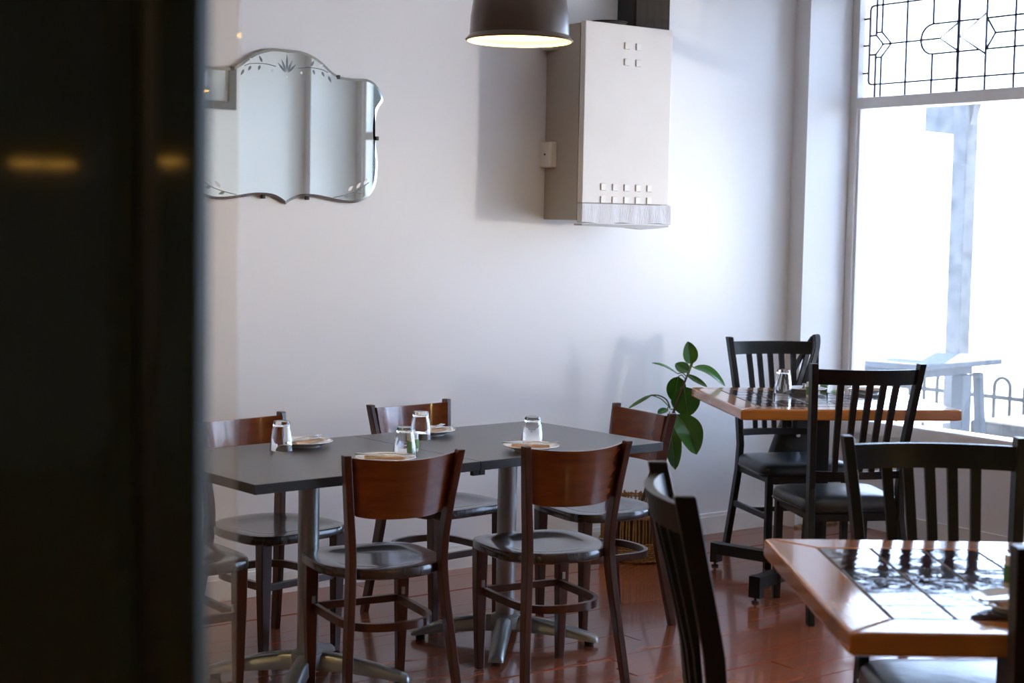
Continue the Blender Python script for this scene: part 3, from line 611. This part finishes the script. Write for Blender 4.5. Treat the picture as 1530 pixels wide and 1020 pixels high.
# ---------------------------------------------------------------- black slat-back chairs
def slat_chair(label, loc, rz):
    t = thing('slat_back_chair', label, 'chair', loc, rz, 'black slat-back chairs at the tiled tables')
    zt = 1.02
    def ctr(z):      # y of the back line, half width
        pts = [(0, -.012, .205), (.20, .035, .195), (.40, .078, .186), (.52, .088, .184), (.70, .070, .192), (.86, .036, .205), (1.02, 0, .220)]
        for (za, ya, wa), (zb, yb, wb) in zip(pts, pts[1:]):
            if za <= z <= zb: k = (z-za)/(zb-za); return ya+(yb-ya)*k, wa+(wb-wa)*k
        return 0, .22
    zs = [0, .1, .2, .3, .4, .46, .52, .6, .7, .78, .86, .94, 1.02]
    for s in (-1, 1):
        bm = bmesh.new(); post(bm, [(s*ctr(z)[1], ctr(z)[0], z) for z in zs], .026, .042); obj('rear_post', bm, 'blk', t, bev=.003)
        bm = bmesh.new(); post(bm, [(s*.185, .452, 0), (s*.185, .448, .43)], .030, .030); obj('front_leg', bm, 'blk', t, bev=.002)
        bm = bmesh.new(); loft(bm, [[(s*.194+dx, .050, .235+dz) for dx, dz in ((-.009, -.012), (.009, -.012), (.009, .012), (-.009, .012))], [(s*.185+dx, .440, .235+dz) for dx, dz in ((-.009, -.012), (.009, -.012), (.009, .012), (-.009, .012))]]); obj('side_stretcher', bm, 'blk', t)
        bm = bmesh.new(); loft(bm, [[(s*.180+dx, .075, .405+dz) for dx, dz in ((-.009, -.014), (.009, -.014), (.009, .014), (-.009, .014))], [(s*.180+dx, .440, .405+dz) for dx, dz in ((-.009, -.014), (.009, -.014), (.009, .014), (-.009, .014))]]); obj('seat_rail', bm, 'blk', t)
    bx('seat_rail', (-.175, .175, .430, .448, .391, .419), 'blk', t); bx('seat_rail', (-.175, .175, .070, .088, .391, .419), 'blk', t)
    bx('cross_stretcher', (-.183, .183, .235, .255, .226, .246), 'blk', t)
    def rail(nm, z0, z1, bow):
        bm = bmesh.new(); rings = []
        for i in range(17):
            u = i/16*2-1; y0_, w0 = ctr(z0); y1_, w1_ = ctr(z1); b_ = -bow*(1-u*u)
            rings.append([(u*(w0-.010), y0_+b_-.010, z0), (u*(w0-.010), y0_+b_+.010, z0), (u*(w1_-.010), y1_+b_+.010, z1), (u*(w1_-.010), y1_+b_-.010, z1)])
        loft(bm, rings); obj(nm, bm, 'blk', t, smooth=True, angle=30)
    rail('top_rail', .938, .998, .045); rail('lower_rail', .560, .590, .030)
    for k in range(5):
        u = (-.56+.28*k); rings = []; bm = bmesh.new()
        for z in (.585, .68, .77, .86, .942):
            y0_, w0 = ctr(z); g = (z-.585)/.357; b_ = -(.030+.015*g)*(1-u*u); x = u*(w0-.01); w_ = .011+.002*g
            rings.append([(x-w_, y0_+b_-.006, z), (x+w_, y0_+b_-.006, z), (x+w_, y0_+b_+.006, z), (x-w_, y0_+b_+.006, z)])
        loft(bm, rings); obj('slat', bm, 'blk', t)
    bm = bmesh.new(); C_ = (0, .272)
    sh = [(.90, .415), (.985, .420), (1, .432), (1, .452), (.985, .464), (.95, .473), (.86, .480), (.65, .484), (.35, .486)]
    def rg(k, z): return [(C_[0]+(x)*k*(1.0+.06*(y_/.2)), C_[1]+y_*k, z) for x, y_, _ in rrect(.425, .400, .060, 5)]
    R = loft(bm, [rg(k, z) for k, z in sh], caps=False); bm.faces.new(R[-1]); bm.faces.new(R[0][::-1])
    st = obj('seat_cushion', bm, 'vinyl', t, smooth=True, angle=70)
    bm = bmesh.new(); pr_ = rg(1.004, .430); tube(bm, pr_+[pr_[0]], .0035, 5, False); obj('seat_piping', bm, 'vinyl', st, smooth=True)
    return t
b0 = slat_chair('black slat-back chair with its back to us at the corner tiled table', (.495, -1.647, 0), math.radians(-27))
dup(b0, (1.245, -.41, 0), math.radians(157), 'black slat-back chair in the window corner with a black bag slung on it')
dup(b0, (-1.046, -3.19, 0), math.radians(146), 'black slat-back chair facing us across the near tiled table')
dup(b0, (-2.07, -3.341, 0), math.radians(-125), 'black slat-back chair seen edge-on at the left end of the near tiled table')
dup(b0, (-1.865, -4.290, 0), math.radians(-35), 'black slat-back chair at the right picture edge, only its post showing')

# tableware on the tiled tables
glass_cup('upturned glass on the corner tiled table', .880, -.835, TH, .3, R=.042, Hh=.105)
setting('beside the glass on the corner tiled table', 1.000, -.865, TH+.001, .6, .088)
shaker('white shaker with green label on the corner tiled table', .845, -1.035, TH+.0005, .95)
setting('at the window side of the corner tiled table', 1.235, -1.010, TH+.001, -.4, .088)
glass_cup('upturned glass at the window side of the corner tiled table', 1.115, -.93, TH, .3)
bm = bmesh.new(); lathe(bm, [(.0005, 0), (.045, 0), (.052, .008), (.050, .020), (.040, .026), (.0005, .028)], 24)
tag(obj('green_dish', bm, 'green', None, smooth=True, loc=(1.20, -.83, TH+.0005)), 'small lidded green dish by the window on the corner table', 'dish')
setting('on the near tiled table by the picture edge', -1.668, -3.905, TH+.001, -.35, .095)
shaker('white shaker with green label on the near tiled table', -1.520, -3.780, TH+.0005, .95)

# ---------------------------------------------------------------- black bag on the corner chair
bg = thing('shoulder_bag', 'black bag with straps hung on the corner chair back', 'bag', (1.40, -.36, .5))
def wp(a, b, z):  # chair-back frame: a along the back (room), b behind it
    cx, cy = 1.245, -.41; rx = Vector((math.cos(math.radians(-23)), math.sin(math.radians(-23)), 0)); bk = Vector((.391, .921, 0))
    v = Vector((cx, cy, 0))+rx*a+bk*b; return (v.x-1.40, v.y+.36, z-.5)
bm = bmesh.new(); rings = []
for z, w0, w1_, d_ in ((.30, .04, .24, .07), (.34, .02, .27, .10), (.42, .03, .29, .11), (.52, .06, .29, .10), (.62, .10, .28, .08), (.70, .14, .26, .05), (.76, .16, .24, .03)):
    cx_ = (w0+w1_)/2; hw = (w1_-w0)/2; n = 16
    rings.append([wp(cx_+hw*math.copysign(abs(math.cos(2*PI*k/n))**.6, math.cos(2*PI*k/n)), .035+d_/2+d_/2*math.copysign(abs(math.sin(2*PI*k/n))**.6, math.sin(2*PI*k/n))+.006*math.sin(k*3+z*40), z) for k in range(n)])
loft(bm, rings); obj('bag_body', bm, 'bag', bg, smooth=True)
for a0, a1, top in ((.10, .235, 1.005), (.15, .245, 1.012)):
    bm = bmesh.new(); pts = spline([wp(a0-.03, .05, .66), wp(a0+.02, .03, .84), wp(a1-.045, .022, .97), wp(a1-.02, 0, top+.018), wp(a1-.035, -.045, .97), wp(a1-.07, -.055, .86), wp(a1-.11, -.035, .70)], 6)
    rings = []
    for i, p_ in enumerate(pts): rings.append([Vector(p_)+Vector(o_) for o_ in ((-.014, -.003, 0), (.014, -.006, .002), (.014, .003, .004), (-.014, .006, .002))])
    loft(bm, rings); obj('strap', bm, 'bag', bg)
bm = bmesh.new(); pts = spline([wp(.245, .03, .80), wp(.275, .05, .70), wp(.262, .06, .62), wp(.29, .06, .55), wp(.255, .06, .47)], 6); tube(bm, pts, .004, 6); obj('drawcord', bm, 'bag', bg)
bm = bmesh.new(); q0 = Vector(wp(.16, .03, .545)); box(bm, q0.x-.012, q0.x+.012, q0.y-.008, q0.y+.004, q0.z-.012, q0.z+.012, .003); obj('buckle', bm, 'buckle', bg)

# ---------------------------------------------------------------- wicker basket and rubber plant
PB = Vector((.560, -.235, 0))
bk = thing('wicker_basket', 'round honey wicker basket on the floor holding the rubber plant', 'basket', tuple(PB))
BR = .162
def br(z): return BR*(.93+.07*math.sin(PI*min(z/.24, 1)))
bm = bmesh.new(); lathe(bm, [(.0005, .004), (br(.0)-.006, .004), (br(.1)-.009, .10), (br(.22)-.009, .22), (br(.22)-.014, .22), (br(.1)-.014, .10), (br(0)-.012, .012), (.0005, .012)], 32); obj('lining', bm, 'dark', bk, smooth=True)
bm = bmesh.new(); rnd = random.Random(5)
for k in range(64):
    a = 2*PI*k/64; da = rnd.uniform(-.01, .01)
    tube(bm, [((br(z)-.003)*math.cos(a+da*zz), (br(z)-.003)*math.sin(a+da*zz), z) for zz, z in enumerate((.01, .08, .15, .22, .285+rnd.uniform(-.006, .006)))], .0042, 5)
so = obj('stakes', bm, 'wicker', bk, smooth=True); so['kind'] = 'stuff'
def weave(z, ph, th=.0048):
    bm = bmesh.new(); n = 128
    tube(bm, [((br(z)+.0045*(1 if ((k//2)+ph) % 2 else -.4))*math.cos(2*PI*k/n), (br(z)+.0045*(1 if ((k//2)+ph) % 2 else -.4))*math.sin(2*PI*k/n), z+.0012*math.sin(k*.7+z*90)) for k in range(n+1)], th, 5, False)
    obj('woven_band', bm, 'wicker', bk, smooth=True)
for i in range(9): weave(.008+i*.0098, i % 2)
for i in range(4): weave(.205+i*.0095, i % 2)
weave(.262, 0); weave(.272, 1)
pl = thing('rubber_plant', 'rubber plant with broad glossy leaves growing from the wicker basket', 'plant', (PB.x, PB.y, .02))
bm = bmesh.new(); lathe(bm, [(.0005, 0), (.085, 0), (.100, .15), (.106, .16), (.098, .16), (.094, .145), (.0005, .145)], 28); obj('pot', bm, 'lamedge', pl, smooth=True)
bm = bmesh.new(); lathe(bm, [(.0005, .150), (.092, .148)], 20); obj('soil', bm, 'soil', pl)
def L2(p): return (p[0]-PB.x, p[1]-PB.y, p[2]-.02)
bm = bmesh.new(); tube(bm, spline([L2(p) for p in ((.560, -.24, .16), (.61, -.27, .38), (.67, -.28, .54), (.718, -.287, .644), (.752, -.305, .759), (.803, -.324, .894), (.806, -.326, .912))], 6), [.0085-.0045*i/36 for i in range(37)], 8); obj('stem', bm, 'stem', pl, smooth=True)
rtv = Vector((.803, -.596, 0)); bkv = Vector((.596, .803, 0))
def leaf(base, tip, w, face=(-.5, -.7, .5), fold=.25, droop=0.0, curve=None, petiole=None):
    b_, t_ = Vector(base), Vector(tip); ax = t_-b_; L = ax.length; ax.normalize(); fn = Vector(face); fn = (fn-ax*fn.dot(ax)).normalized(); sd = ax.cross(fn).normalized()
    bm = bmesh.new(); n = 12; rows_ = []
    for i in range(n+1):
        t = i/n; ww = w*(math.sin(PI*min(1, t**.85))**.62)*(1 if t < .97 else .5) if 0 < t < 1 else .0012
        mid = b_.lerp(t_, t)+fn*(droop*math.sin(PI*t)) + (Vector(curve)*math.sin(PI*t) if curve else Vector((0, 0, 0)))
        rows_.append([mid+sd*ww*u+fn*(abs(u)*ww*fold)-fn*.0008*(1-abs(u)) for u in (-1, -.66, -.33, 0, .33, .66, 1)])
    top = [[bm.verts.new(L2(p)) for p in r] for r in rows_]; bot = [[bm.verts.new(L2(p-fn*.0016)) for p in r] for r in rows_]
    for a_, c_ in zip(range(n), range(1, n+1)):
        for k in range(6):
            bm.faces.new((top[a_][k], top[a_][k+1], top[c_][k+1], top[c_][k])); bm.faces.new((bot[a_][k+1], bot[a_][k], bot[c_][k], bot[c_][k+1]))
    for a_ in range(n):
        bm.faces.new((top[a_][0], top[a_+1][0], bot[a_+1][0], bot[a_][0])); bm.faces.new((top[a_+1][6], top[a_][6], bot[a_][6], bot[a_+1][6]))
    lf = obj('leaf', bm, 'leaf', pl, smooth=True)
    bm = bmesh.new(); tube(bm, [L2(r[3]+fn*.0012) for r in rows_], [.0018-.0012*i/n for i in range(n+1)], 5); obj('midrib', bm, 'leafrib', lf)
    if petiole:
        bm = bmesh.new(); tube(bm, spline([L2(p) for p in (petiole, (Vector(petiole)+b_)/2+Vector((0, 0, .012)), b_)], 4), .0028, 6); obj('petiole', bm, 'leafrib', lf)
def W3(px, py, off=0):   # point on the plane through the plant facing the camera: px, py metres right and up of the crown node
    return Vector((.762, -.308, .785))+rtv*px+Vector((0, 0, py))+bkv*off
S_ = .00312
def pxp(u, v, off=0): return W3((u-1020)*S_, (583-v)*S_, off)
st_ = lambda u, v: tuple(pxp(u, v))
leaf(pxp(1033, 546), pxp(1026, 512, -.02), .036, petiole=st_(1030, 556), fold=.35)
leaf(pxp(1013, 561), pxp(973, 544, -.05), .016, face=(-.2, -.3, 1), petiole=st_(1027, 566), curve=(0, 0, .008))
leaf(pxp(1029, 558), pxp(1011, 547, .05), .030, petiole=st_(1030, 560), fold=.3)
leaf(pxp(1036, 551), pxp(1083, 577, -.03), .034, face=(-.2, -.4, .9), curve=(0, 0, .022), petiole=st_(1031, 556))
leaf(pxp(1027, 562), pxp(1055, 578, -.06), .018, face=(-.3, -.5, .8), petiole=st_(1028, 560))
leaf(pxp(1015, 566, .03), pxp(1010, 605, .06), .046, fold=.2, petiole=st_(1024, 568))
leaf(pxp(1023, 580), pxp(1030, 625, .0), .068, fold=.3, petiole=st_(1016, 590), face=(-.7, -.6, .3))
leaf(pxp(1012, 622), pxp(1043, 680, -.04), .062, fold=.35, petiole=st_(1004, 615), curve=(.01, -.01, .010))
leaf(pxp(1003, 632), pxp(1012, 704, -.03), .042, fold=.3, petiole=st_(1002, 618))
leaf(pxp(975, 594), pxp(940, 616, .02), .020, face=(-.1, -.3, 1), petiole=st_(1003, 612))
bm = bmesh.new(); tube(bm, spline([L2(pxp(*q_)) for q_ in ((1003, 612), (997, 600), (985, 594), (973, 594))], 5), .0035, 6); obj('branch', bm, 'stem', pl, smooth=True)
leaf(pxp(1000, 615, .03), pxp(985, 622, .0), .022, face=(-.3, -.3, .9), petiole=st_(1003, 614))

# ---------------------------------------------------------------- outside
struct('pavement', B(XW+.16, 60, -40, 40, -.16, -.06), 'street')
vr = struct('verandah_roof', B(XW+.16, 4.3, -12, 6, 3.9, 4.0), 'outwood')
pp = thing('street_post', 'weathered grey post with a wide bracketed head outside the window', 'post', (4.10, .72, -.06))
bx('shaft', (-.055, .055, -.055, .055, 0, 2.44), 'post', pp, .006); bx('collar', (-.062, .062, -.062, .062, .0, .20), 'post', pp, .004)
bm = bmesh.new(); loft(bm, [[(x, yv, z) for x, yv, z in ((-.03, -.055, 2.28), (-.03, -.055, 2.44), (-.03, -.10, 2.44))], [(x, yv, z) for x, yv, z in ((.03, -.055, 2.28), (.03, -.055, 2.44), (.03, -.10, 2.44))]]); obj('bracket', bm, 'post', pp)
bm = bmesh.new(); loft(bm, [[(x, yv, z) for x, yv, z in ((-.03, .055, 2.22), (-.03, .055, 2.44), (-.03, .30, 2.44), (-.03, .30, 2.25))], [(x, yv, z) for x, yv, z in ((.03, .055, 2.22), (.03, .055, 2.44), (.03, .30, 2.44), (.03, .30, 2.25))]]); obj('bracket', bm, 'post', pp)
ot = thing('outdoor_table', 'weathered grey timber table outside the window', 'table', (3.25, .42, -.06))
bm = bmesh.new(); quad = [(2.80, -.07), (3.62, .02), (3.78, .22), (3.10, 1.70), (2.35, 1.70)]
for i, (za, zb) in enumerate(((.825, .86),)): loft(bm, [[(x-3.25, yv-.42, za) for x, yv in quad], [(x-3.25, yv-.42, zb) for x, yv in quad]])
obj('tabletop', bm, 'outwood', ot, bev=.01)
bm = bmesh.new(); q2_ = [(2.86, .0), (3.42, .08), (2.98, 1.60), (2.42, 1.60)]; loft(bm, [[(x-3.25, yv-.42, za) for x, yv in q2_] for za in (.775, .825)]); obj('apron', bm, 'outwood', ot)
for (x, yv, dx, dy, w) in ((3.30, .06, -.04, -.03, .085), (3.50, .10, .05, -.03, .05), (2.72, .35, -.02, 0, .06), (2.9, 1.5, 0, .05, .07)):
    bm = bmesh.new(); post(bm, [(x+dx-3.25, yv+dy-.42, 0), (x-3.25, yv-.42, .776)], w, w); obj('leg', bm, 'outwood', ot, bev=.008)
fe = thing('hoop_fence', 'grey hoop-topped metal fence along the street outside', 'fence', (4.59, 0, -.135))
for i in range(30):
    yv = 2.6-i*.235
    bm = bmesh.new(); pts = [(0, -.062, 0), (0, -.062, .60)]+[(0, -.062*math.cos(a*PI/8), .60+.062*math.sin(a*PI/8)) for a in range(1, 8)]+[(0, .062, .60), (0, .062, 0)]
    tube(bm, pts, .013, 6); obj('hoop', bm, 'fence', fe, smooth=True, loc=(0, yv, .055))
for z in (.14, .585): bx('rail', (-.012, .012, -4.4, 2.75, z-.014, z+.014), 'fence', fe)
for yv in (2.75, -.50, -2.4, -4.4): bx('fence_post', (-.018, .018, yv-.018, yv+.018, 0, .70), 'fence', fe, .005)
sb = thing('stone_bench', 'rough grey stone bench outside below the window', 'bench', (4.0, -.2, -.06))
bx('slab', (-.30, .45, -.95, .50, .36, .465), 'stone', sb, .02); bx('support', (-.22, .30, -.80, -.60, 0, .36), 'stone', sb, .02); bx('support', (-.22, .30, .15, .35, 0, .36), 'stone', sb, .02)
sl = thing('outdoor_stool', 'small white plastic stool outside under the grey table', 'stool', (4.0, .72+.05, -.06))
sl.location = (3.75, .62, -.06)
bx('seat', (-.15, .15, -.15, .15, .42, .45), 'stool', sl, .01)
for sx in (-1, 1):
    for sy in (-1, 1):
        bm = bmesh.new(); post(bm, [(sx*.15, sy*.15, 0), (sx*.12, sy*.12, .42)], .03, .03); obj('leg', bm, 'stool', sl)
for s in (-1, 1): bx('stretcher', (-.13, .13, s*.13-.01, s*.13+.01, .20, .23), 'stool', sl); bx('stretcher', (s*.13-.01, s*.13+.01, -.13, .13, .30, .33), 'stool', sl)
